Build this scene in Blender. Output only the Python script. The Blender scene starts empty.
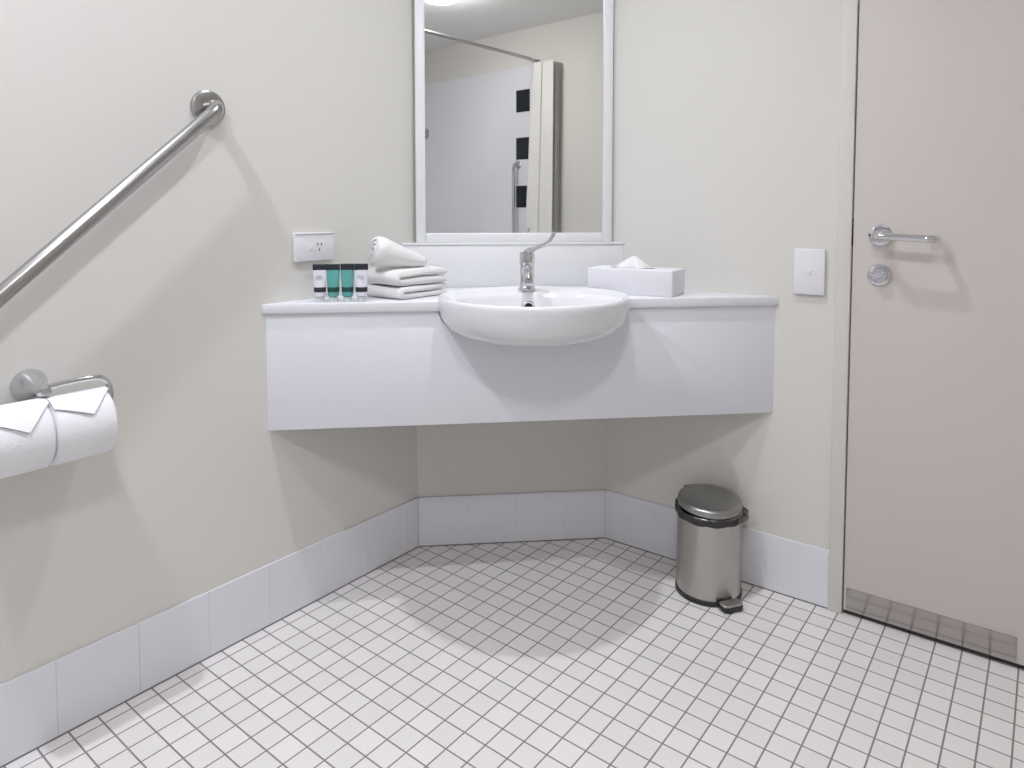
import bpy, bmesh, math, random
from mathutils import Vector, Matrix, noise
random.seed(7)
C = bpy.context.scene.collection
PI = math.pi
CEIL = 2.4

# ------------------------------------------------------------------ scene settings
sc = bpy.context.scene
sc.view_settings.view_transform = 'Standard'
sc.view_settings.look = 'None'
sc.view_settings.gamma = 1
sc.view_settings.use_curve_mapping = False
sc.view_settings.exposure = -0.04
w = bpy.data.worlds.new('world'); sc.world = w; w.use_nodes = True
w.node_tree.nodes['Background'].inputs[0].default_value = (0, 0, 0, 1)
w.node_tree.nodes['Background'].inputs[1].default_value = 0.0

# ------------------------------------------------------------------ materials
def lin(c):
    return tuple(((v/255)/12.92 if v/255 <= .04045 else (((v/255)+.055)/1.055)**2.4) for v in c)

def mat(name, col, rough=.5, metal=0, spec=.5, var=0.0, vscale=6.0, bump=0.0, bscale=200.0, coat=0, sss=0, aniso=0):
    """principled material with a procedural noise tint and optional fine bump"""
    m = bpy.data.materials.new(name); m.use_nodes = True
    nt = m.node_tree; b = nt.nodes['Principled BSDF']
    b.inputs['Roughness'].default_value = rough
    b.inputs['Metallic'].default_value = metal
    b.inputs['Specular IOR Level'].default_value = spec
    b.inputs['Coat Weight'].default_value = coat
    tc = nt.nodes.new('ShaderNodeTexCoord')
    n = nt.nodes.new('ShaderNodeTexNoise'); n.inputs['Scale'].default_value = vscale
    n.inputs['Detail'].default_value = 3
    nt.links.new(tc.outputs['Object'], n.inputs['Vector'])
    mx = nt.nodes.new('ShaderNodeMix'); mx.data_type = 'RGBA'
    mx.inputs[6].default_value = (*[v*(1-var) for v in col], 1)
    mx.inputs[7].default_value = (*[min(1, v*(1+var)) for v in col], 1)
    nt.links.new(n.outputs['Fac'], mx.inputs[0])
    nt.links.new(mx.outputs[2], b.inputs['Base Color'])
    if bump:
        n2 = nt.nodes.new('ShaderNodeTexNoise'); n2.inputs['Scale'].default_value = bscale
        n2.inputs['Detail'].default_value = 2
        nt.links.new(tc.outputs['Object'], n2.inputs['Vector'])
        bp = nt.nodes.new('ShaderNodeBump'); bp.inputs['Strength'].default_value = bump
        bp.inputs['Distance'].default_value = .002
        nt.links.new(n2.outputs['Fac'], bp.inputs['Height'])
        nt.links.new(bp.outputs['Normal'], b.inputs['Normal'])
    return m

def tile_mat(name, size, col1, col2, grout, mortar, rough, bumpd=.3, size_y=None, axis='XY', off=(0, 0)):
    """square tiles by object coordinates: brick texture without offset"""
    m = bpy.data.materials.new(name); m.use_nodes = True
    nt = m.node_tree; b = nt.nodes['Principled BSDF']
    tc = nt.nodes.new('ShaderNodeTexCoord')
    sp = nt.nodes.new('ShaderNodeSeparateXYZ'); cb = nt.nodes.new('ShaderNodeCombineXYZ')
    nt.links.new(tc.outputs['Object'], sp.inputs[0])
    for k, a in enumerate(axis):
        s = size if k == 0 or not size_y else size_y
        ma = nt.nodes.new('ShaderNodeMath'); ma.operation = 'MULTIPLY_ADD'
        ma.inputs[1].default_value = 1/s; ma.inputs[2].default_value = off[k]/s + 500
        nt.links.new(sp.outputs[a], ma.inputs[0]); nt.links.new(ma.outputs[0], cb.inputs[k])
    br = nt.nodes.new('ShaderNodeTexBrick')
    br.offset = 0; br.squash = 1
    br.inputs['Scale'].default_value = 1
    br.inputs['Brick Width'].default_value = 1; br.inputs['Row Height'].default_value = 1
    br.inputs['Mortar Size'].default_value = mortar; br.inputs['Mortar Smooth'].default_value = .15
    br.inputs['Bias'].default_value = 0
    br.inputs['Color1'].default_value = (*col1, 1); br.inputs['Color2'].default_value = (*col2, 1)
    br.inputs['Mortar'].default_value = (*grout, 1)
    nt.links.new(cb.outputs[0], br.inputs['Vector'])
    nt.links.new(br.outputs['Color'], b.inputs['Base Color'])
    rr = nt.nodes.new('ShaderNodeMapRange')
    rr.inputs[3].default_value = rough; rr.inputs[4].default_value = .85
    nt.links.new(br.outputs['Fac'], rr.inputs[0]); nt.links.new(rr.outputs[0], b.inputs['Roughness'])
    inv = nt.nodes.new('ShaderNodeMath'); inv.operation = 'SUBTRACT'; inv.inputs[0].default_value = 1
    nt.links.new(br.outputs['Fac'], inv.inputs[1])
    bp = nt.nodes.new('ShaderNodeBump'); bp.inputs['Strength'].default_value = bumpd; bp.inputs['Distance'].default_value = .001
    nt.links.new(inv.outputs[0], bp.inputs['Height']); nt.links.new(bp.outputs['Normal'], b.inputs['Normal'])
    return m

def emis(name, col, strength):
    m = bpy.data.materials.new(name); m.use_nodes = True
    nt = m.node_tree; nt.nodes.remove(nt.nodes['Principled BSDF'])
    e = nt.nodes.new('ShaderNodeEmission'); e.inputs[0].default_value = (*col, 1); e.inputs[1].default_value = strength
    nt.links.new(e.outputs[0], nt.nodes['Material Output'].inputs[0]); return m

M = {}
M['wall'] = mat('cream_wall_paint', (.736, .724, .68), .55, spec=.3, var=.012, vscale=2.5, bump=.08, bscale=260)
M['ceiling'] = mat('white_ceiling_paint', (.87, .87, .87), .8, var=.01)
M['door'] = mat('cream_door_paint', (.655, .61, .575), .45, var=.012, vscale=2)
M['frame'] = mat('door_frame_paint', (.715, .69, .645), .4, var=.01)
M['white'] = mat('white_laminate', (.80, .80, .83), .35, var=.008)
M['panel'] = mat('white_vanity_board', (.80, .81, .855), .4, var=.008)
M['trimwhite'] = mat('white_gloss_trim', (.83, .84, .85), .3, var=.008)
M['ceramic'] = mat('white_ceramic', (.82, .82, .845), .12, var=.004, coat=.3)
M['plastic'] = mat('white_plastic', (.83, .83, .85), .35, var=.005)
M['chrome'] = mat('polished_chrome', (.66, .66, .68), .09, 1, var=.02)
M['satin'] = mat('satin_steel', (.44, .435, .43), .27, 1, var=.04, vscale=30)
M['brushed'] = mat('brushed_steel', (.50, .48, .455), .30, 1, var=.05, vscale=24)
M['lidsteel'] = mat('dull_lid_steel', (.36, .36, .355), .34, 1, var=.05, vscale=24)
M['kick'] = mat('brushed_kick_plate', (.45, .425, .41), .13, 1, var=.02, vscale=18)
M['black'] = mat('black_plastic', (.018, .018, .02), .4, var=.1)
M['dark'] = mat('dark_slot', (.03, .03, .03), .7, var=.1)
M['bag'] = mat('black_bag_film', (.03, .028, .026), .25, var=.3, vscale=40, bump=.8, bscale=60)
M['towel'] = mat('white_terry', (.85, .85, .84), .95, spec=.1, var=.02, vscale=90, bump=.9, bscale=420)
M['paper'] = mat('white_tissue_paper', (.86, .86, .88), .9, spec=.1, var=.01, vscale=40, bump=.25, bscale=250)
M['card'] = mat('white_card', (.81, .81, .86), .5, var=.008)
M['teal'] = mat('teal_tube', (.11, .37, .34), .3, var=.12, vscale=30)
M['tubewhite'] = mat('white_tube', (.74, .74, .82), .3, var=.02)
M['clear'] = mat('milky_cap', (.62, .68, .68), .25, var=.04)
M['ink'] = mat('dark_tube_print', (.02, .022, .032), .4, var=.1)
M['greenink'] = mat('dark_green_tube_print', (.006, .06, .055), .4, var=.1)
M['greyink'] = mat('grey_tube_print', (.42, .43, .48), .4, var=.05)
M['curtain'] = mat('off_white_curtain', (.80, .79, .75), .85, var=.02, vscale=8)
M['darktile'] = mat('dark_blue_tile', (.012, .018, .028), .2, var=.1)
M['grout'] = mat('grey_grout', (.20, .19, .19), .9, var=.1, vscale=60)
M['skirt'] = mat('white_glazed_tile', (.80, .80, .845), .22, var=.012, vscale=5)
M['skirtgrout'] = mat('pale_grout', (.70, .70, .73), .9, var=.05, vscale=60)
mg = bpy.data.materials.new('mirror_silver'); mg.use_nodes = True
_b = mg.node_tree.nodes['Principled BSDF']
_b.inputs['Base Color'].default_value = (.86, .87, .86, 1); _b.inputs['Metallic'].default_value = 1; _b.inputs['Roughness'].default_value = .0
_n = mg.node_tree.nodes.new('ShaderNodeTexNoise'); _n.inputs['Scale'].default_value = 3
_r = mg.node_tree.nodes.new('ShaderNodeMapRange'); _r.inputs[3].default_value = .004; _r.inputs[4].default_value = .012
mg.node_tree.links.new(_n.outputs['Fac'], _r.inputs[0]); mg.node_tree.links.new(_r.outputs[0], _b.inputs['Roughness'])
M['mirror'] = mg
M['floor'] = tile_mat('floor_tiles', .0547, (.85, .825, .80), (.80, .777, .757), (.25, .237, .228), .034, .38, .25)
M['showertile'] = tile_mat('shower_tiles', .355, (.80, .80, .84), (.79, .79, .83), (.70, .70, .74), .004, .2, .1, size_y=.1775, axis='XZ', off=(0, -.0145))

# ------------------------------------------------------------------ mesh helpers
class MB:
    def __init__(s): s.bm = bmesh.new(); s.mats = []
    def _mi(s, m):
        if m not in s.mats: s.mats.append(m)
        return s.mats.index(m)
    def box(s, x0, x1, y0, y1, z0, z1, bev=0, seg=2, m=None, T=None):
        b = bmesh.new()
        bmesh.ops.create_cube(b, size=1)
        bmesh.ops.scale(b, vec=(x1-x0, y1-y0, z1-z0), verts=b.verts)
        bmesh.ops.translate(b, vec=((x0+x1)/2, (y0+y1)/2, (z0+z1)/2), verts=b.verts)
        if bev: bmesh.ops.bevel(b, geom=list(b.edges), offset=bev, segments=seg, affect='EDGES', profile=.5)
        s.merge(b, m, T); return s
    def merge(s, b, m=None, T=None):
        if T is not None: b.transform(T)
        mi = s._mi(m)
        for f in b.faces: f.material_index = mi
        me = bpy.data.meshes.new('t'); b.to_mesh(me); b.free()
        s.bm.from_mesh(me); bpy.data.meshes.remove(me)
    def prism(s, poly, z0, z1, m=None, bev=0, T=None):
        b = bmesh.new()
        vb = [b.verts.new((x, y, z0)) for x, y in poly]; vt = [b.verts.new((x, y, z1)) for x, y in poly]
        n = len(poly)
        b.faces.new(vb[::-1]); top = b.faces.new(vt)
        for i in range(n): b.faces.new((vb[i], vb[(i+1) % n], vt[(i+1) % n], vt[i]))
        bmesh.ops.recalc_face_normals(b, faces=b.faces)
        if bev:
            ed = [e for e in b.edges if e.calc_face_angle(0) > .5]
            bmesh.ops.bevel(b, geom=ed, offset=bev, segments=2, affect='EDGES', profile=.5)
        s.merge(b, m, T); return s
    def lathe(s, prof, n=48, m=None, T=None, closed=False):
        """prof: (r,z) list, around z"""
        b = bmesh.new(); rings = []
        for r, z in prof:
            if r < 1e-6: rings.append([b.verts.new((0, 0, z))])
            else: rings.append([b.verts.new((r*math.cos(2*PI*k/n), r*math.sin(2*PI*k/n), z)) for k in range(n)])
        pr = list(zip(rings, rings[1:]))
        if closed: pr.append((rings[-1], rings[0]))
        for a, c in pr: bridge(b, a, c)
        if not closed:
            for rg in (rings[0], rings[-1]):
                if len(rg) > 2: b.faces.new(rg)
        bmesh.ops.recalc_face_normals(b, faces=b.faces)
        s.merge(b, m, T); return s
    def loft(s, rings, m=None, T=None, cap=True):
        b = bmesh.new(); R = [[b.verts.new(p) for p in r] for r in rings]
        for a, c in zip(R, R[1:]): bridge(b, a, c)
        if cap:
            for rg in (R[0], R[-1]):
                if len(rg) > 2: b.faces.new(rg)
        bmesh.ops.recalc_face_normals(b, faces=b.faces)
        s.merge(b, m, T); return s
    def tube(s, pts, r, n=20, m=None, T=None):
        pts = [Vector(p) for p in pts]; rr = r if isinstance(r, (list, tuple)) else [r]*len(pts)
        rings = []; up = None
        for i, p in enumerate(pts):
            t = (pts[min(i+1, len(pts)-1)] - pts[max(i-1, 0)]).normalized()
            if up is None:
                a = Vector((0, 0, 1)) if abs(t.z) < .9 else Vector((1, 0, 0))
                up = (a - t*a.dot(t)).normalized()
            else: up = (up - t*up.dot(t)).normalized()
            sd = t.cross(up)
            rings.append([p + (up*math.cos(2*PI*k/n) + sd*math.sin(2*PI*k/n))*rr[i] for k in range(n)])
        return s.loft(rings, m, T)
    def obj(s, name, m=None, parent=None, smooth=True, angle=35, M4=None):
        me = bpy.data.meshes.new(name)
        s.bm.to_mesh(me); s.bm.free()
        if s.mats and any(s.mats):
            for k in s.mats: me.materials.append(k if k else m)
        else: me.materials.append(m)
        o = bpy.data.objects.new(name, me); C.objects.link(o)
        if smooth:
            for p in me.polygons: p.use_smooth = True
            bm = bmesh.new(); bm.from_mesh(me)
            for e in bm.edges:
                if len(e.link_faces) == 2 and e.calc_face_angle(0) > math.radians(angle): e.smooth = False
            bm.to_mesh(me); bm.free()
        if parent: o.parent = parent
        if M4 is not None: o.matrix_world = M4
        return o

def bridge(b, a, c):
    if len(a) == 1 and len(c) == 1: return
    if len(a) == 1:
        for k in range(len(c)): b.faces.new((a[0], c[k], c[(k+1) % len(c)]))
    elif len(c) == 1:
        for k in range(len(a)): b.faces.new((a[k], a[(k+1) % len(a)], c[0]))
    else:
        n = len(a)
        for k in range(n): b.faces.new((a[k], a[(k+1) % n], c[(k+1) % n], c[k]))

def bez(p0, p1, p2, n=8):
    p0, p1, p2 = map(Vector, (p0, p1, p2))
    return [(p0*(1-t)**2 + p1*2*t*(1-t) + p2*t*t) for t in [i/n for i in range(n+1)]]

def rounded(pts, r, n=7):
    """polyline with rounded corners"""
    pts = [Vector(p) for p in pts]; out = [pts[0]]
    for i in range(1, len(pts)-1):
        a = (pts[i-1]-pts[i]).normalized(); c = (pts[i+1]-pts[i]).normalized()
        out += bez(pts[i]+a*r, pts[i], pts[i]+c*r, n)
    return out + [pts[-1]]

def tag(o, label, cat, group=None):
    o['label'] = label; o['category'] = cat
    if group: o['group'] = group
    return o
def thing(name, label, cat, M4=None, group=None):
    o = bpy.data.objects.new(name, None); C.objects.link(o); o.empty_display_size = .05
    if M4 is not None: o.matrix_world = M4
    return tag(o, label, cat, group)
def struct(o): o['kind'] = 'structure'; return o

# ------------------------------------------------------------------ the room's planes (x right, y ahead of the camera, metres)
class Wall:
    """t = along the wall to the right as seen from the room, n = into the wall, d = distance"""
    def __init__(s, deg, d):
        a = math.radians(deg); s.a = a; s.t = Vector((math.cos(a), math.sin(a), 0)); s.n = Vector((-math.sin(a), math.cos(a), 0)); s.d = d
    def pt(s, u, z=0, out=0): return s.t*u + s.n*(s.d-out) + Vector((0, 0, z))
    def m(s, u, z=0, out=0): return Matrix.Translation(s.pt(u, z, out)) @ Matrix.Rotation(s.a, 4, 'Z')
    def meet(s, o, so=0, oo=0):
        A = Matrix(((s.n.x, s.n.y), (o.n.x, o.n.y))); v = A.inverted() @ Vector((s.d-so, o.d-oo)); return Vector((v.x, v.y, 0))
    def u(s, p): return s.t.dot(p)
TK = .006                                     # skirting tile thickness
WL = Wall(52.128, 1.5346+TK); WR = Wall(-36.608, 1.9294+TK); WD = Wall(5.594, 2.1413+TK)
WF = Wall(52.128+180, -1.5346+2.6)            # opposite the left wall: n = -nL
WB = Wall(-36.608+180, 1.9)                   # opposite the door wall
cLD = WL.meet(WD); cDR = WD.meet(WR); cRF = WR.meet(WF); cFB = WF.meet(WB); cBL = WB.meet(WL)

def wall_mesh(W, p0, p1, name, z1=CEIL, th=.10, holes=None, material=None):
    u0, u1 = W.u(p0), W.u(p1); mb = MB()
    if holes:
        h0, h1, hz = holes
        mb.box(u0, h0, 0, th, 0, z1); mb.box(h1, u1, 0, th, 0, z1); mb.box(h0, h1, 0, th, hz, z1)
    else: mb.box(u0, u1, 0, th, 0, z1)
    o = mb.obj(name, material or M['wall'], smooth=False); o.matrix_world = W.m(0); return struct(o)

DOOR0, DOOR1, DOORH = -.3535, .475, 2.04
wall_mesh(WL, cBL, cLD, 'wall_left'); wall_mesh(WD, cLD, cDR, 'wall_back')
wall_mesh(WR, cDR, cRF, 'wall_right', holes=(DOOR0-.012, DOOR1+.012, DOORH+.012))
wall_mesh(WF, cRF, cFB, 'wall_opposite'); wall_mesh(WB, cFB, cBL, 'wall_rear')

fo = MB(); R0 = Matrix.Rotation(math.radians(52.04), 4, 'Z').inverted()
org = Vector((-.1725, 1.3357, 0))
poly = [cBL, cLD, cDR, cRF, cFB]
cen = sum(poly, Vector())/5
big = [p + (p-cen).normalized()*.25 for p in poly]
fo.prism([(q.x, q.y) for q in [R0 @ (p-org) for p in big]], -.05, 0)
floor = struct(fo.obj('floor', M['floor'], smooth=False)); floor.matrix_world = Matrix.Translation(org) @ R0.inverted()
struct(MB().prism([(p.x, p.y) for p in big], CEIL, CEIL+.05).obj('ceiling', M['ceiling'], smooth=False))

# skirting tiles
def skirting(W, ua, ub, joints, name, h=.158):
    mb = MB(); js = [ua] + [j for j in joints if ua+.012 < j < ub-.03] + [ub]
    mb.box(ua, ub, -TK+.0012, 0, 0, h-.001, m=M['skirtgrout'])
    for a, b in zip(js, js[1:]):
        mb.box(a+.0004, b-.0004, -TK, -.0005, .0025, h, bev=.0005, seg=1, m=M['skirt'])
    mb.box(ua, ub, -TK-.0012, -TK+.003, .0001, .0026, m=M['grout'])
    o = mb.obj(name, M['skirt'], smooth=False); o.matrix_world = W.m(0); return struct(o)
sLD = WL.meet(WD, TK, TK); sDR = WD.meet(WR, TK, TK)
FR0 = -.391                                    # outer edge of the door frame
skirting(WL, WL.u(cBL)+.01, WL.u(sLD), [.494+.159*k for k in range(-20, 10)], 'baseboard_left')
skirting(WD, WD.u(sLD), WD.u(sDR), [WD.u(sLD)+.1545*k for k in (1, 2, 3)], 'baseboard_back')
skirting(WR, WR.u(sDR), FR0, [-.884+.158*k for k in range(0, 6)], 'baseboard_right')

# shower tiling on the wall opposite (seen in the mirror) and around the shower corner
def to_f(tl): return -tl
sh = MB(); ua, ub = to_f(-.10), WF.u(cFB)
sh.box(ua, ub, -.008, 0, 0, 2.125, m=M['showertile'])
for z0 in (1.795, 1.443, 1.085, .73, .375):
    sh.box(to_f(-.195), to_f(-.327), -.0088, -.004, z0, z0+.163, m=M['darktile'])
o = sh.obj('wall_opposite_tiles', M['showertile'], smooth=False); o.matrix_world = WF.m(0); struct(o)
sh = MB(); sh.box(WB.u(cFB)+.008, WB.u(cBL)-.008, -.008, 0, 0, 2.125, m=M['showertile'])
o = sh.obj('wall_rear_tiles', M['showertile'], smooth=False); o.matrix_world = WB.m(0); struct(o)

# ------------------------------------------------------------------ door, frame, furniture
df = MB(); J = .045; dd = .012
for a, b in ((FR0, DOOR0-.003), (DOOR1+.003, DOOR1+.048)): df.box(a, b, -dd, .09, 0, DOORH+.003, bev=.002)
df.box(FR0, DOOR1+.048, -dd, .09, DOORH+.003, DOORH+.05, bev=.002)
df.box(DOOR0-.0032, DOOR0-.0024, -.006, .01, .965, 1.035, m=M['dark'])      # strike plate edge
o = df.obj('trim_1', M['frame'], angle=60); o.matrix_world = WR.m(0); struct(o)
dm = MB(); dm.box(DOOR0, DOOR1, -TK, .034, .012, DOORH, bev=.0015)
door = dm.obj('door_1', M['door'], angle=60); door.matrix_world = WR.m(0); struct(door)
k = MB().box(DOOR0+.006, .013, -TK-.0018, -TK, .014, .074, bev=.0006).obj('kick_plate', M['kick'], door, smooth=False)
MB().box(DOOR0+.002, DOOR1-.002, -.001, .02, .002, .0119).obj('door_gap_shade', M['black'], door)  # black strip standing in for the dark gap below the door
# lever: rose, spindle, lever returning towards the door
hx, hz = -.2905, .9925
Ty = Matrix.Rotation(PI/2, 4, 'X')            # lathe axis z -> -y (out of the door)
Th = Matrix.Translation((hx, -TK, hz)) @ Ty
hd = MB()
hd.lathe([(0, 0), (.0275, 0), (.0275, .004), (.0255, .0075), (.021, .009), (.012, .010), (0, .010)], T=Th)
h_ = hd.obj('lever_handle', M['chrome'], door)
lv = MB(); y0 = -TK
pth = rounded([(hx, y0-.008, hz), (hx, y0-.066, hz), (hx+.121, y0-.066, hz-.005), (hx+.121, y0-.018, hz-.005)], .020, 9)
lv.tube(pth, [.0115]*2+[.0105]*6+[.0088]*(len(pth)-8), n=20)
lv.obj('lever', M['chrome'], h_)
MB().lathe([(0, 0), (.0028, 0), (.0028, .004), (0, .004)], n=12, T=Matrix.Translation((hx-.024, y0-.005, hz+.001)) @ Ty).obj('screw', M['dark'], h_)
sn = MB(); Ts = Matrix.Translation((hx, -TK, .894)) @ Ty
sn.lathe([(0, 0), (.0275, 0), (.0275, .004), (.0255, .0075), (.020, .009), (.0195, .014), (.017, .016), (0, .016)], T=Ts)
s_ = sn.obj('privacy_lock', M['chrome'], door)
MB().box(hx-.014, hx+.014, y0-.027, y0-.015, .8905, .8985, bev=.0025, T=Matrix.Translation((hx, 0, .8945)) @ Matrix.Rotation(-.35, 4, 'Y') @ Matrix.Translation((-hx, 0, -.8945))).obj('turn_snib', M['chrome'], s_)

# ------------------------------------------------------------------ vanity
Vl = Vector((-.6135, 1.711, 0)); Vr = Vector((.7185, 1.870, 0))
vd = (Vr-Vl).normalized(); vn = Vector((-vd.y, vd.x, 0)); VA = math.atan2(vd.y, vd.x)
CT = .822; RIM = .836
bc = Vector((.056, 1.803, 0))
RX, RYF, RYB = .248, .250, .205
def outline(k=1, n=96, z=0, cx=0, cy=0, rx=RX, rf=RYF, rb=RYB):
    out = []
    for i in range(n):
        a = 2*PI*i/n; s = math.sin(a)
        out.append((cx+rx*k*math.cos(a), cy+(rb if s > 0 else rf)*k*s, z))
    return out
VM = Matrix.Translation(bc) @ Matrix.Rotation(VA, 4, 'Z'); VMI = VM.inverted()
def loc(p): q = VMI @ Vector((p.x, p.y, 0)); return (q.x, q.y)
van = thing('vanity_unit', 'white wall-to-wall vanity bench with deep front panel across the corner', 'vanity', VM)
PN = .039                                     # splashback stands this far off the mirror wall
class Line: pass
fl = Wall(math.degrees(VA), vn.dot(Vl))        # vertical plane of the bench's front edge
sL = WD.meet(WL, PN, .0005); sR = WD.meet(WR, PN, .0005)
fL = fl.meet(WL, 0, .0005); fR = fl.meet(WR, 0, .0005)
yf = loc(fL)[1]                               # front edge in the vanity's frame
def notch(k):
    # arc of the basin outline behind the front edge, right to left
    pts = [p for p in outline(k, 240) if p[1] > yf]
    return sorted(pts, key=lambda p: -math.atan2(p[1]-yf, p[0]))
arc = notch(.975)
poly = [loc(fL)] + [(p[0], p[1]) for p in arc] + [loc(fR), loc(sR), loc(sL)]
poly.insert(1, (arc[0][0], yf)); poly.insert(len(arc)+2, (arc[-1][0], yf))
MB().prism(poly, CT-.025, CT, bev=.0018).obj('countertop', M['white'], van, angle=50)
# bowl profile (scale, z)
prof = [(0.0, -.118), (.20, -.1175), (.40, -.115), (.58, -.110), (.72, -.1025), (.82, -.093), (.895, -.081), (.945, -.067), (.975, -.052), (.992, -.036), (1.0, -.020), (1.0, -.009), (.994, -.0025), (.982, 0)]
def kz(z):
    z -= RIM
    for (a, za), (b, zb) in zip(prof, prof[1:]):
        if za <= z <= zb: return a+(b-a)*(z-za)/(zb-za)
    return 0
PB, PT = .500, CT-.025
yp = yf+.008; pl = [(loc(fL)[0]+.004, PB), (loc(fR)[0]-.004, PB), (loc(fR)[0]-.004, PT)]
zs = [PT-(PT-(RIM-.118))*i/30 for i in range(31)]
yo = yp/RYF if yp < 0 else yp/RYB
def hw(z):
    kk = kz(z)+.012; v = kk*kk-yo*yo
    return RX*math.sqrt(v) if v > 0 else 0
zs = [z for z in zs if hw(z) > 0]
pl += [(hw(z), z) for z in zs] + [(-hw(z), z) for z in zs[::-1]] + [(loc(fL)[0]+.004, PT)]
MB().prism(pl, -yp-.016, -yp, bev=.0008, T=Matrix.Rotation(PI/2, 4, 'X')).obj('front_panel', M['panel'], van, angle=50)

# splashback with ledge behind the bench
sp = MB(); q = [WD.meet(WL, 0, .0005), WD.meet(WL, PN, .0005), WD.meet(WR, PN, .0005), WD.meet(WR, 0, .0005)]
sp.prism([(p.x, p.y) for p in q], CT, .950, bev=.0005)
q = [WD.meet(WL, 0, .0005), WD.meet(WL, PN+.003, .0005), WD.meet(WR, PN+.003, .0005), WD.meet(WR, 0, .0005)]
sp.prism([(p.x, p.y) for p in q], .950, .9575, bev=.0015)
struct(sp.obj('trim_2', M['trimwhite'], angle=50))

# wash basin
N = 96
rings = [[(0, 0, RIM-.118)]] + [outline(k_, N, RIM+z) for k_, z in prof[1:]]
rings += [outline(.965, N, RIM-.0005), outline(.945, N, RIM-.003)]
iy, irx, iry = -.080, .207, .138
inn = [(1.02, -.0045), (1.0, -.008), (.975, -.020), (.95, -.040), (.90, -.062), (.78, -.082), (.55, -.096), (.25, -.103)]
for k_, z in inn: rings.append(outline(k_, N, RIM+z, 0, iy, irx, iry, iry))
rings.append([(0, iy, RIM-.104)])
bas = MB().loft(rings, cap=False).obj('wash_basin', M['ceramic'], angle=60)
bas.matrix_world = VM; tag(bas, 'round white ceramic basin set half into the vanity bench', 'basin')
ov = MB(); To = Matrix.Translation((-.006, iy+iry*.945, RIM-.041)) @ Matrix.Rotation(PI/2, 4, 'X')
ov.lathe([(.0, .002), (.0125, .002)], n=24, m=M['dark'], T=To)
ov.lathe([(.0120, .0), (.0120, .004), (.0150, .005), (.0175, .003), (.0175, .0)], n=24, m=M['chrome'], T=To, closed=True)
ov.obj('overflow_hole', M['chrome'], bas)
MB().lathe([(0, .006), (.020, .005), (.030, .003), (.032, 0), (0, 0)], n=32, T=Matrix.Translation((0, iy, RIM-.1035))).obj('drain', M['chrome'], bas)

# tap
tapM = VM @ Matrix.Translation((-.001, .112, RIM-.0025)) @ Matrix.Rotation(-.10, 4, 'Z')
tap = thing('mixer_tap', 'chrome single-lever mixer tap standing at the back of the basin', 'tap', tapM)
MB().lathe([(0, 0), (.0255, 0), (.0255, .004), (.022, .008), (.0195, .014), (0, .014)]).obj('base', M['chrome'], tap)
MB().lathe([(0, .010), (.0195, .010), (.0188, .05), (.0195, .070), (.0215, .078), (.0215, .082), (0, .082)]).obj('body', M['chrome'], tap)
spt = MB(); pth = rounded([(0, -.008, .050), (0, -.055, .062), (0, -.105, .058), (0, -.112, .040)], .022, 6)
spt.tube(pth, [.0165]*3 + [.0145]*(len(pth)-5) + [.0125, .0125], n=20)
so = spt.obj('spout', M['chrome'], tap)
MB().lathe([(0, -.006), (.0105, -.006), (.0105, .004), (0, .004)], n=24, T=Matrix.Translation((0, -.1125, .038))).obj('aerator', M['satin'], so)
MB().lathe([(0, .082), (.021, .083), (.0215, .098), (.019, .106), (.011, .111), (0, .112)]).obj('cap', M['chrome'], tap)
lp = rounded([(-.004, -.004, .106), (.030, -.030, .122), (.058, -.044, .134), (.072, -.048, .162)], .012, 6)
le = MB(); le.tube(lp, [.0085, .0075]+[.0058]*(len(lp)-4)+[.0052, .0056], n=16); le.obj('lever', M['chrome'], tap)

# ------------------------------------------------------------------ mirror
u0, u1 = WD.u(cLD), WD.u(cDR)
mir = thing('wall_mirror', 'tall white-framed mirror above the basin ledge', 'mirror', WD.m(0, .9575))
fa, fb, MH = u0+.003, u1+.007, .98
fm = MB(); FW = .029; F0, F1 = -.030, -.010
fm.box(fa, fa+FW, F0, F1, 0, MH, bev=.0025); fm.box(fb-FW, fb, F0, F1, 0, MH, bev=.0025)
fm.box(fa+FW, fb-FW, F0, F1, 0, FW, bev=.0025); fm.box(fa+FW, fb-FW, F0, F1, MH-FW, MH, bev=.0025)
fm.obj('frame', M['trimwhite'], mir, angle=50)
MB().box(fa+FW-.002, fb-FW+.002, -.022, -.006, FW-.002, MH-FW+.002).obj('mirror_glass', M['mirror'], mir, smooth=False)

# ------------------------------------------------------------------ power outlet and light switch
po = thing('power_outlet', 'white power outlet with a rocker switch on left wall above the tubes', 'power outlet', WL.m(1.121, .9595))
MB().box(-.062, .062, -.012, 0, -.0375, .0375, bev=.003).obj('face_plate', M['plastic'], po, angle=50)
MB().box(-.0615, .0615, -.0145, -.009, .0325, .0375, bev=.002).obj('raised_lip', M['plastic'], po, angle=50)
MB().box(-.020, -.008, -.0145, -.010, -.009, .0055, bev=.0012).obj('rocker_switch', M['plastic'], po, angle=50)
for x, z, r in ((.0075, .006, .4), (.0195, .006, -.4), (.0135, -.008, 0)):
    MB().box(-.0013, .0013, -.0126, -.0100, -.0036, .0036, T=Matrix.Translation((x, 0, z)) @ Matrix.Rotation(r, 4, 'Y')).obj('socket_slot', M['dark'], po)
ls = thing('light_switch', 'white light switch plate on the wall beside the door frame', 'light switch', WR.m(-.456, .8935))
MB().box(-.0385, .0385, -.012, 0, -.0605, .0605, bev=.0025).obj('face_plate', M['plastic'], ls, angle=50)
r_ = MB().box(-.006, .006, -.0138, -.010, -.009, .009, bev=.0012).obj('rocker_switch', M['plastic'], ls, angle=50)
MB().lathe([(0, 0), (.0035, 0), (.003, .0015), (0, .0018)], n=16, T=Matrix.Translation((.001, -.0136, 0)) @ Ty).obj('indicator_dot', M['trimwhite'], r_)

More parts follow.
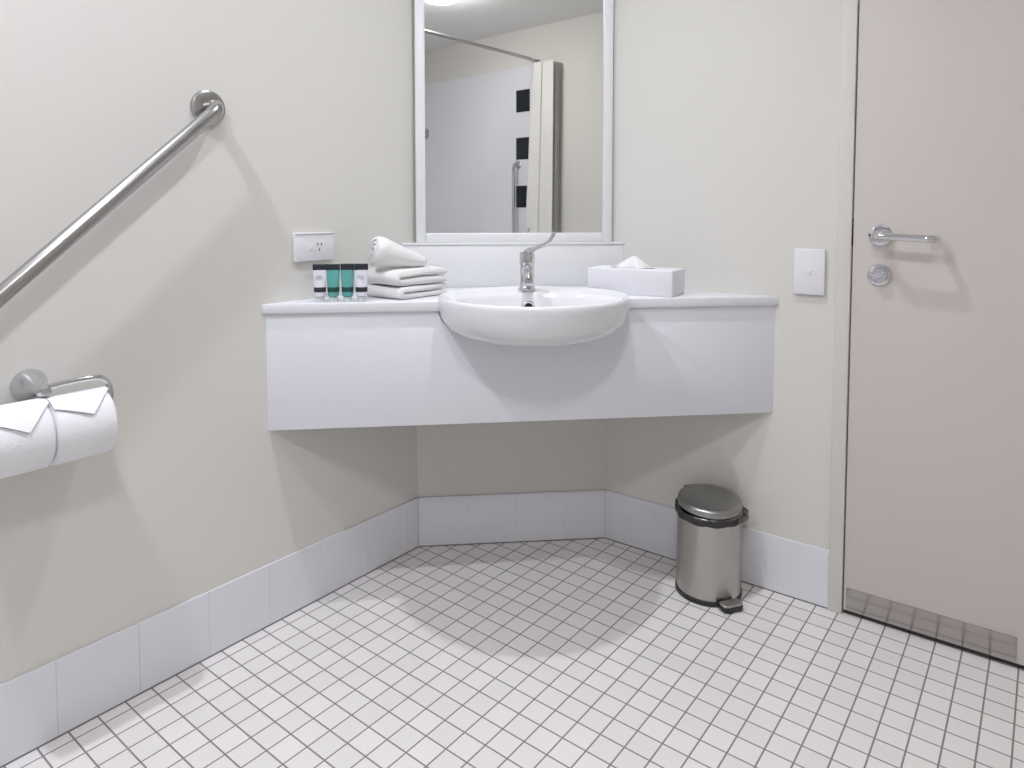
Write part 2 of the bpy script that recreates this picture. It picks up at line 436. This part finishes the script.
# ------------------------------------------------------------------ grab rail on the left wall
gr = thing('grab_rail', 'long stainless steel grab rail sloping across the left wall', 'grab rail', WL.m(0, 0))
S = .062; gx, gz = .840, 1.289; bl = .84; d45 = math.sqrt(.5)
ex, ez = gx-bl*d45, gz-bl*d45*.905
gp = rounded([(gx, -.004, gz), (gx, -S, gz), (ex, -S, ez), (ex, -.004, ez)], .040, 12)
MB().tube(gp, .0158, n=32).obj('tube', M['satin'], gr)
for x, z in ((gx, gz), (ex, ez)):
    MB().lathe([(0, 0), (.041, 0), (.041, .004), (.039, .008), (.033, .011), (0, .011)], n=48, T=Matrix.Translation((x, 0, z)) @ Ty).obj('flange', M['satin'], gr)

# ------------------------------------------------------------------ toilet roll holder and rolls
S = .078; rz = .6565; az = .7285
th = thing('toilet_roll_holder', 'chrome double toilet roll holder mounted on the left wall', 'toilet roll holder', WL.m(0, 0))
hx0 = .468
MB().lathe([(0, 0), (.031, 0), (.031, .004), (.0295, .010), (.024, .023), (.0165, .034), (.0125, .044), (.0115, .062), (.0115, .082), (.008, .088), (0, .089)], n=40, T=Matrix.Translation((hx0, 0, .719)) @ Ty).obj('rosette', M['chrome'], th)
ap = rounded([(hx0+.004, -S, .7245), (.500, -S, az), (.583, -S, az), (.583, -S, rz), (.335, -S, rz)], .036, 10)
MB().tube(ap, .0058, n=16).obj('arm', M['chrome'], th)
MB().lathe([(0, -.002), (.008, -.002), (.009, .002), (.008, .006), (0, .008)], n=20, T=Matrix.Translation((.335, -S, rz)) @ Matrix.Rotation(-PI/2, 4, 'Y')).obj('end_stop', M['chrome'], th)

RR, RC, RW = .0635, .021, .103
def make_roll(name, label, ux, seed, tip, spread):
    rnd = random.Random(seed)
    Mr = WL.m(ux, rz-.0145, S)                # the core hangs on the arm
    o = MB(); n = 72; ww = RW/2
    pr = [(RC, -ww), (RR-.006, -ww), (RR-.002, -ww+.0025), (RR, -ww+.007), (RR, 0), (RR, ww-.007), (RR-.002, ww-.0025), (RR-.006, ww), (RC, ww)]
    o.lathe(pr, n, closed=True, T=Matrix.Rotation(PI/2, 4, 'Y'))
    r = o.obj(name, M['paper'], angle=40); r.matrix_world = Mr
    tag(r, label, 'toilet roll', 'toilet rolls on the chrome holder')
    cm = mat_core()
    MB().lathe([(RC-.0012, -ww+.001), (RC+.0004, -ww+.001), (RC+.0004, ww-.001), (RC-.0012, ww-.001)], 40, closed=True, T=Matrix.Rotation(PI/2, 4, 'Y')).obj('core', cm, r)
    # the loose end folded to a point: a V-shaped sheet lying on the roll, tip in front
    rows = 14; cols = 24; f = MB(); b = bmesh.new(); G = []
    a0, a1 = math.radians(118), math.radians(tip)    # angle from the front (-y) over the top; the tip ends in front
    for j in range(cols+1):
        v = -1+2*j/cols
        v0 = .18; q_ = (v-v0)/(1-v0) if v > v0 else (v0-v)/(1+v0)
        tipa = a1 + q_*math.radians(46 if v > v0 else spread)
        col = []
        for i in range(rows+1):
            s = i/rows; a = a0+(tipa-a0)*s
            rr = RR+.0007+.0042*s**2*(1-.25*abs(v))
            if s > .96: rr += .0004
            col.append(b.verts.new((v*ww*.995, -rr*math.cos(a), rr*math.sin(a))))
        G.append(col)
    for j in range(cols):
        for i in range(rows): b.faces.new((G[j][i], G[j+1][i], G[j+1][i+1], G[j][i+1]))
    bmesh.ops.recalc_face_normals(b, faces=b.faces)
    bmesh.ops.solidify(b, geom=list(b.faces), thickness=.0012)
    f.merge(b); f.obj('folded_end', M['paper'], r, angle=50)
    return r
_core = []
def mat_core():
    if not _core: _core.append(mat('cardboard_core', (.45, .36, .26), .9, var=.08, vscale=40))
    return _core[0]
make_roll('toilet_roll', 'toilet roll with pointed end nearest the open bend of the holder', .520, 3, 27, 22)
make_roll('toilet_roll', 'toilet roll under the chrome rosette, cut by the left picture edge', .4150, 5, 19, 28)

# ------------------------------------------------------------------ toiletry tubes
def make_tube(px, py, label, body, band, rot, hgt=.096):
    t = thing('toiletry_tube', label, 'toiletry tube', Matrix.Translation((px, py, CT)) @ Matrix.Rotation(VA+rot, 4, 'Z'), 'toiletry tubes on the bench')
    MB().lathe([(0, 0), (.0105, 0), (.0112, .001), (.0104, .012), (.0085, .0135), (0, .0135)], n=28).obj('cap', M['clear'], t)
    def ring(z):
        s = max(0, min(1, (z-.016)/(hgt-.016-.012))); s = s*s*(3-2*s)*.5+s*.5
        a = .0140+(.0168-.0140)*s; c = .0135*(1-s)+.0014*s
        return [(a*math.cos(2*PI*k/32), c*math.sin(2*PI*k/32), z) for k in range(32)]
    zs = [.0150, .018, .022, .026, .032, .039, .046, .054, .062, .070, .078, .081]
    rg = [[(.0085*math.cos(2*PI*k/32), .0085*math.sin(2*PI*k/32), .0125) for k in range(32)]] + [ring(z) for z in zs]
    MB().loft(rg).obj('tube_body', body, t)
    def skin(z0, z1, name, m, half=1.0, off=.0003):
        r0 = []
        for i in range(5):
            z = z0+(z1-z0)*i/4
            r0.append([(x*1.015+math.copysign(off, x), y*1.02+math.copysign(off, y), z) for x, y, _ in ring(z)])
        return MB().loft(r0, cap=True).obj(name, m, t)
    skin(.0255, .0375, 'label_band', band)
    if body is M['tubewhite']:
        MB().box(-.009, .006, -.0063, -.0052, .066, .0672).obj('printed_line', M['greyink'], t)
        MB().box(-.009, .009, -.0073, -.0060, .0605, .0614).obj('printed_line', M['greyink'], t)
    MB().box(-.0172, .0172, -.0014, .0014, .0805, hgt, bev=.0005).obj('crimped_end', M['ink'], t)
    return t
tx = [-.4895, -.4560, -.4205, -.3850]
ty = [1.7580, 1.7610, 1.7640, 1.7640]
make_tube(tx[0], ty[0], 'white toiletry tube with black end at far left, farthest from towels', M['tubewhite'], M['ink'], .02)
make_tube(tx[1], ty[1], 'teal toiletry tube beside the leftmost white tube', M['teal'], M['greenink'], -.03)
make_tube(tx[2], ty[2], 'teal toiletry tube beside the white tube next to the towels', M['teal'], M['greenink'], .03, .097)
make_tube(tx[3], ty[3], 'white toiletry tube with black end standing right beside the towels', M['tubewhite'], M['ink'], -.02, .097)

# ------------------------------------------------------------------ towels
def ribbon(L, t, layers, seed, sag=0.0):
    """centre line of a towel folded over at x=-L/2, layers up; returns (x,z) outline"""
    pts = []; r = t*.52
    z = t/2; n = 18
    path = []
    for k in range(layers):
        xs = [L/2-(L-2*r)*i/n for i in range(n+1)] if k % 2 == 0 else [-L/2+2*r+(L-2*r)*i/n for i in range(n+1)]
        for x in xs: path.append((x, z))
        if k < layers-1:
            sgn = -1 if k % 2 == 0 else 1; xe = xs[-1]
            for i in range(1, 8):
                a = PI*i/8
                path.append((xe+sgn*r*1.6*math.sin(a), z+r-r*math.cos(a)))
            z += 2*r
    left, right = [], []
    for i, p in enumerate(path):
        a = path[max(0, i-1)]; c = path[min(len(path)-1, i+1)]
        d = Vector((c[0]-a[0], c[1]-a[1])).normalized(); nn = Vector((-d.y, d.x)); h = t*.485
        if i < 2 or i > len(path)-3: h *= (.62 if i in (0, len(path)-1) else .9)
        left.append((p[0]+nn.x*h, p[1]+nn.y*h)); right.append((p[0]-nn.x*h, p[1]-nn.y*h))
    return left+right[::-1], path
def folded_towel(name, label, M4, L, W, t, layers, seed, droop=0):
    out, path = ribbon(L, t, layers, seed)
    ns = 22; rings = []
    cx = [p[0] for p in out]; H = 2*t*.52*layers
    # shrink each slice's ribbon near the two ends so the hems are rounded
    mids = list(zip(out[:len(path)], out[len(path):][::-1]))
    for j in range(ns+1):
        v = j/ns; y = -W/2+W*v
        e = min(v, 1-v)*W; s = 1 if e > .010 else .55+.45*math.sqrt(1-(1-e/.010)**2)
        la, ra = [], []
        for (a, b), p in zip(mids, path):
            for src, dst in ((a, la), (b, ra)):
                x = p[0]+(src[0]-p[0])*s; z = p[1]+(src[1]-p[1])*s
                nz = noise.noise(Vector((x*22, y*22, seed*7.3+z*14)))*.0024 + noise.noise(Vector((x*60, y*60, seed+z*40)))*.0008
                up = max(0, z-.003)/H
                dz = nz*min(1, up*3) - droop*up*((p[0]/L-.1)**2)*1.6
                dst.append((x+nz*.5, y*(1+.012*noise.noise(Vector((x*9, z*30, seed)))), max(.0004, z+dz)))
        rings.append(la+ra[::-1])
    o = MB().loft(rings).obj(name, M['towel'], angle=75); o.matrix_world = M4
    return tag(o, label, 'towel', 'towels stacked on the bench')
TA = math.radians(53)
tc_ = Vector((-.284, 1.783, 0)) + Vector((.6, .8, 0))*.083 + Vector((-.8, .6, 0))*.070
folded_towel('folded_towel', 'folded white towel at the bottom of the stack on the bench', Matrix.Translation((tc_.x, tc_.y, CT)) @ Matrix.Rotation(TA, 4, 'Z'), .174, .142, .0165, 2, 1, .003)
folded_towel('folded_towel', 'folded white towel lying between the bottom and rolled towels', Matrix.Translation((tc_.x-.003, tc_.y+.004, CT+.0345)) @ Matrix.Rotation(TA-.07, 4, 'Z'), .180, .148, .0215, 2, 2, .006)
# rolled face towel: a spiral ribbon, wider at the open left end
def rolled_towel(M4, label, L=.152):
    turns = 2.6; n = 110; ns = 22; rings = []
    for j in range(ns+1):
        v = j/ns; x = -L/2+L*v
        Rm = .0525*(1-.70*v)*(.80+.20*min(1, v/.16)**.6); e = min(v, 1-v)*L; th_ = .0105*(1-.35*v)
        if e < .008: th_ *= .6+.4*math.sqrt(max(0, 1-(1-e/.008)**2))
        outer, inner = [], []
        for i in range(n+1):
            s = i/n; a = s*turns*2*PI + .9; r = Rm-.005-(Rm-.010)*(1-s)*.92
            r = max(.003, r)
            wob = .0016*noise.noise(Vector((math.cos(a)*2, math.sin(a)*2, x*26+s*3)))
            for dst, rr in ((outer, r+th_*.45+wob), (inner, r-th_*.45+wob)):
                rr = max(.001, rr)
                dst.append((x, rr*math.cos(a)*1.08, rr*math.sin(a)*.96))
        rings.append(outer+inner[::-1])
    o = MB().loft(rings).obj('rolled_towel', M['towel'], angle=75); o.matrix_world = M4
    return tag(o, label, 'towel', 'towels stacked on the bench')
rc = Vector((-.303, 1.860, CT+.0775+.0335))
rolled_towel(Matrix.Translation(rc) @ Matrix.Rotation(math.radians(29), 4, 'Z') @ Matrix.Rotation(math.radians(15), 4, 'Y'), 'rolled white face towel lying on top of the folded towels')

# ------------------------------------------------------------------ tissue box
ba = math.radians(-30.5); bcr = Vector((.425, 1.836, 0)); bx = Vector((math.cos(ba), math.sin(ba), 0)); by = Vector((-math.sin(ba), math.cos(ba), 0))
bl_, bd_, bh_ = .248, .112, .071
bcn = bcr-bx*bl_/2+by*(bd_/2+.007)
tb = thing('tissue_box', 'long white tissue box with a tissue pulled up, on the right of the bench', 'tissue box', Matrix.Translation((bcn.x, bcn.y, CT)) @ Matrix.Rotation(ba, 4, 'Z'))
bx_ = MB(); bx_.box(-bl_/2, bl_/2, -bd_/2, bd_/2, 0, bh_, bev=.003, seg=3)
bx_.obj('box', M['card'], tb, angle=50)
MB().lathe([(0, 0), (1, 0), (1, .0006), (0, .0006)], n=40, T=Matrix.Translation((-.01, 0, bh_-.0002)) @ Matrix.Diagonal((.066, .020, 1, 1))).obj('opening', M['dark'], tb)
tr = []
for j in range(13):
    v = j/12; r_ = []
    for k in range(48):
        a = 2*PI*k/48; f = 1+.16*math.sin(a*5+v*2)*(1-v)+.07*math.sin(a*11+1)
        r_.append((-.012+(.046*(1-v)**.85+.0035)*math.cos(a)*f+.007*v, (.0165*(1-v)+.0016)*math.sin(a)*f, bh_-.0015+.034*v+.0025*math.sin(a*3)*v*(1-v)*4))
    tr.append(r_)
MB().loft(tr).obj('tissue', M['paper'], tb, angle=80)

# ------------------------------------------------------------------ pedal bin
bp_ = Vector((.5465, 1.876, 0)); pa = math.atan2(-.10, .032)
BM = Matrix.Translation(bp_) @ Matrix.Rotation(pa, 4, 'Z')       # local +x = the pedal's side
bn = thing('pedal_bin', 'small round brushed steel pedal bin with a black liner near the wall', 'bin', BM)
BR = .0865
MB().lathe([(0, 0), (BR+.0015, 0), (BR+.003, .002), (BR+.003, .012), (BR, .014), (0, .014)], n=72).obj('base_ring', M['black'], bn)
MB().lathe([(BR-.002, .0145), (BR, .0145), (BR, .232), (BR+.001, .2335), (BR-.001, .235), (BR-.004, .2345), (BR-.004, .02)], n=96, closed=True).obj('body', M['brushed'], bn)
lid = MB().lathe([(0, .2855), (.04, .2850), (.07, .2838), (.0800, .2822), (.0845, .2795), (.0862, .276), (.0866, .270), (.0866, .2645), (.085, .2632), (.080, .2625), (0, .2625)], n=96, T=Matrix.Translation((-BR, 0, .250)) @ Matrix.Rotation(math.radians(4.5), 4, 'Y') @ Matrix.Translation((BR, 0, -.262))).obj('lid', M['lidsteel'], bn)
# liner: a crumpled collar of film folded over the body's rim
n = 140; rg = []
for i, (dz, dr) in enumerate([(.2335, -.006), (.2362, .0005), (.2340, .0042), (.231, .0045), (.2285, .0046), (.226, .0044), (.224, .0040), (.222, .003)]):
    r_ = []
    for k in range(n):
        a = 2*PI*k/n; wa = a+pa
        bul = max(0, math.cos(wa-math.radians(12)))**6            # gathers on the wall side
        nz = noise.noise(Vector((math.cos(a)*7, math.sin(a)*7, dz*70)))
        low = .5+.5*noise.noise(Vector((math.cos(a)*2.3, math.sin(a)*2.3, 4)))
        k_ = i/7
        rr = BR+dr+(nz*.0026+.0012)*(k_ > .1)+bul*.017*min(1, k_*2.2)*(1+.35*nz)
        z = dz-(low*.011+bul*.010)*k_**1.2+.0015*nz
        rr = max(rr, BR+.0016) if z < .2352 else rr
        r_.append((rr*math.cos(a), rr*math.sin(a), min(z+(max(0, -math.cos(a))**.8)*.012*(1-k_*.5), .2622)))
    rg.append(r_)
MB().loft(rg, cap=False).obj('bin_liner', M['bag'], bn, angle=80)
pd = MB(); pd.box(.070, .112, -.0075, .0075, .012, .017, bev=.0015)
pd.prism([(.092, -.030), (.116, -.029), (.121, -.020), (.121, .020), (.116, .029), (.092, .030)], .0165, .0215, bev=.0012)
pe = pd.obj('pedal', M['brushed'], bn, angle=50)
MB().prism([(.092, -.0305), (.117, -.0295), (.122, -.020), (.122, .020), (.117, .0295), (.092, .0305)], .004, .0160, bev=.002).obj('pedal_pad', M['black'], pe, angle=50)
hg = MB(); hg.box(-.100, -.086, -.022, .022, .205, .262, bev=.003); hg.obj('hinge', M['black'], bn, angle=50)

# ------------------------------------------------------------------ things seen in the mirror: shower curtain, its rod, rails
RU = to_f(-.106); RZ = 2.145
rod = thing('curtain_rod', 'white shower curtain rod crossing the room just below the ceiling', 'curtain rod', WF.m(RU, RZ))
LEN = 2.6+TK
MB().tube([(0, -.004, 0), (0, -LEN+.010, 0)], .0115, n=20).obj('rod', M['satin'], rod)
for y, s in ((0, 1), (-LEN, -1)):
    MB().lathe([(0, 0), (.030, 0), (.030, .004), (.018, .010), (.018, .016), (0, .016)], n=28, T=Matrix.Translation((0, y, 0)) @ Matrix.Rotation(s*PI/2, 4, 'X')).obj('end_flange', M['trimwhite'], rod)
cu = MB(); b = bmesh.new(); G = []; nf = 180; nz_ = 16; cl = .085
for i in range(nf+1):
    s = i/nf; col = []
    for j in range(nz_+1):
        v = j/nz_; z = RZ-.03-(RZ-.03-.04)*v
        amp = .100+.050*v
        x = amp*math.sin(s*2*PI*6.5)*(.86+.14*math.sin(s*17))-.115
        y = -.022-cl*s-.01*v*math.sin(s*9)
        col.append(b.verts.new((x+.012+.055*v, y, z)))
    G.append(col)
for i in range(nf):
    for j in range(nz_): b.faces.new((G[i][j], G[i+1][j], G[i+1][j+1], G[i][j+1]))
bmesh.ops.recalc_face_normals(b, faces=b.faces); bmesh.ops.solidify(b, geom=list(b.faces), thickness=.0015)
cu.merge(b); co = cu.obj('shower_curtain', M['curtain'], angle=80); co.matrix_world = WF.m(RU, 0)
tag(co, 'off-white shower curtain bunched against the wall, seen in the mirror', 'shower curtain')
for k_ in range(7):
    MB().lathe([(.0165, -.0012), (.019, 0), (.0165, .0012), (.0145, 0)], n=20, closed=True, T=Matrix.Translation((0, -.026-cl*k_/6.5, RZ-.0035)) @ Matrix.Rotation(PI/2, 4, 'X')).obj('curtain_ring', M['plastic'], co)
sr = thing('shower_rail', 'upright chrome rail on the shower tiles, seen in the mirror', 'shower rail', WF.m(to_f(-.306), 0, .008))
MB().tube(rounded([(0, -.002, 1.405), (0, -.055, 1.405), (0, -.055, .70), (0, -.002, .70)], .03, 8), .0125, n=18).obj('tube', M['chrome'], sr)
for z in (1.405, .70):
    MB().lathe([(0, 0), (.030, 0), (.030, .005), (.016, .012), (0, .012)], n=24, T=Matrix.Translation((0, 0, z)) @ Ty).obj('flange', M['chrome'], sr)
sx = thing('shower_fitting', 'small round chrome fitting on shower tiles, at the mirror\'s left edge', 'shower fitting', WF.m(to_f(-1.335), 1.71, .008))
MB().lathe([(0, 0), (.045, 0), (.045, .006), (.030, .014), (.022, .016), (.022, .040), (0, .040)], n=32, T=Ty).obj('rosette', M['chrome'], sx)
MB().box(-.008, .008, -.060, -.036, -.050, .012, bev=.003).obj('handle', M['chrome'], sx, angle=50)

# ------------------------------------------------------------------ ceiling downlights (the room's light, plus one added fill)
LC = (.99, .99, 1.0)
def downlight(x, y, watts, label, r=.030, col=LC, spread=150):
    t = thing('ceiling_downlight', label, 'downlight', Matrix.Translation((x, y, CEIL)), 'downlights in the ceiling')
    MB().lathe([(r+.001, 0), (r+.024, 0), (r+.024, -.003), (r+.020, -.006), (r+.006, -.007), (r+.001, -.004)], n=48, closed=True).obj('trim_ring', M['trimwhite'], t)
    MB().lathe([(0, -.0025), (r, -.0025), (r, -.0005), (0, -.0005)], n=40).obj('lamp', LAMP, t)
    ld = bpy.data.lights.new('downlight_beam', 'AREA'); ld.shape = 'DISK'; ld.size = 2*r; ld.energy = watts; ld.color = col; ld.spread = math.radians(spread)
    lo = bpy.data.objects.new('downlight_beam', ld); C.objects.link(lo); lo.parent = t; lo.location = (0, 0, -.0045)
LAMP = emis('lamp_face', LC, 8)
downlight(.075, 1.50, 5.0, 'lit round downlight in the ceiling over the basin', col=(.965, .985, 1.04), spread=116)
downlight(-.924, .782, 13.0, 'lit round downlight in the ceiling near the grab rail wall', r=.03, col=(.94, .96, 1.10))
def oyster(x, y, watts, label, R=.125):
    t = thing('ceiling_light', label, 'ceiling light', Matrix.Translation((x, y, CEIL)))
    MB().lathe([(0, 0), (R+.008, 0), (R+.008, -.012), (R+.002, -.016), (0, -.016)], n=64).obj('base_plate', M['trimwhite'], t)
    pr = [(R*math.cos(a), -.016-.055*math.sin(a)) for a in [PI/2*i/10 for i in range(11)]]
    pr[-1] = (0, pr[-1][1])
    MB().lathe(pr, n=64).obj('diffuser', emis('diffuser_glow', (1.0, .98, .975), watts/(PI*PI*R*R*1.25)), t)
oyster(-.005, -.095, 17, 'lit round ceiling light in mid room, glowing at the mirror\'s top edge')
oyster(.75, -1.55, 18, 'added fill light over the shower, unseen behind the camera')  # unseen fitting added as fill to brighten the shower and the room

# ------------------------------------------------------------------ camera
cd = bpy.data.cameras.new('camera'); cam = bpy.data.objects.new('camera', cd); C.objects.link(cam)
cd.sensor_width = 36; cd.lens = 692.742/1024*36; cd.shift_y = -133.922/1024; cd.clip_start = .02
cam.location = (0, 0, 1.05); cam.rotation_euler = (PI/2-.05457, 0, 0)
sc.camera = cam
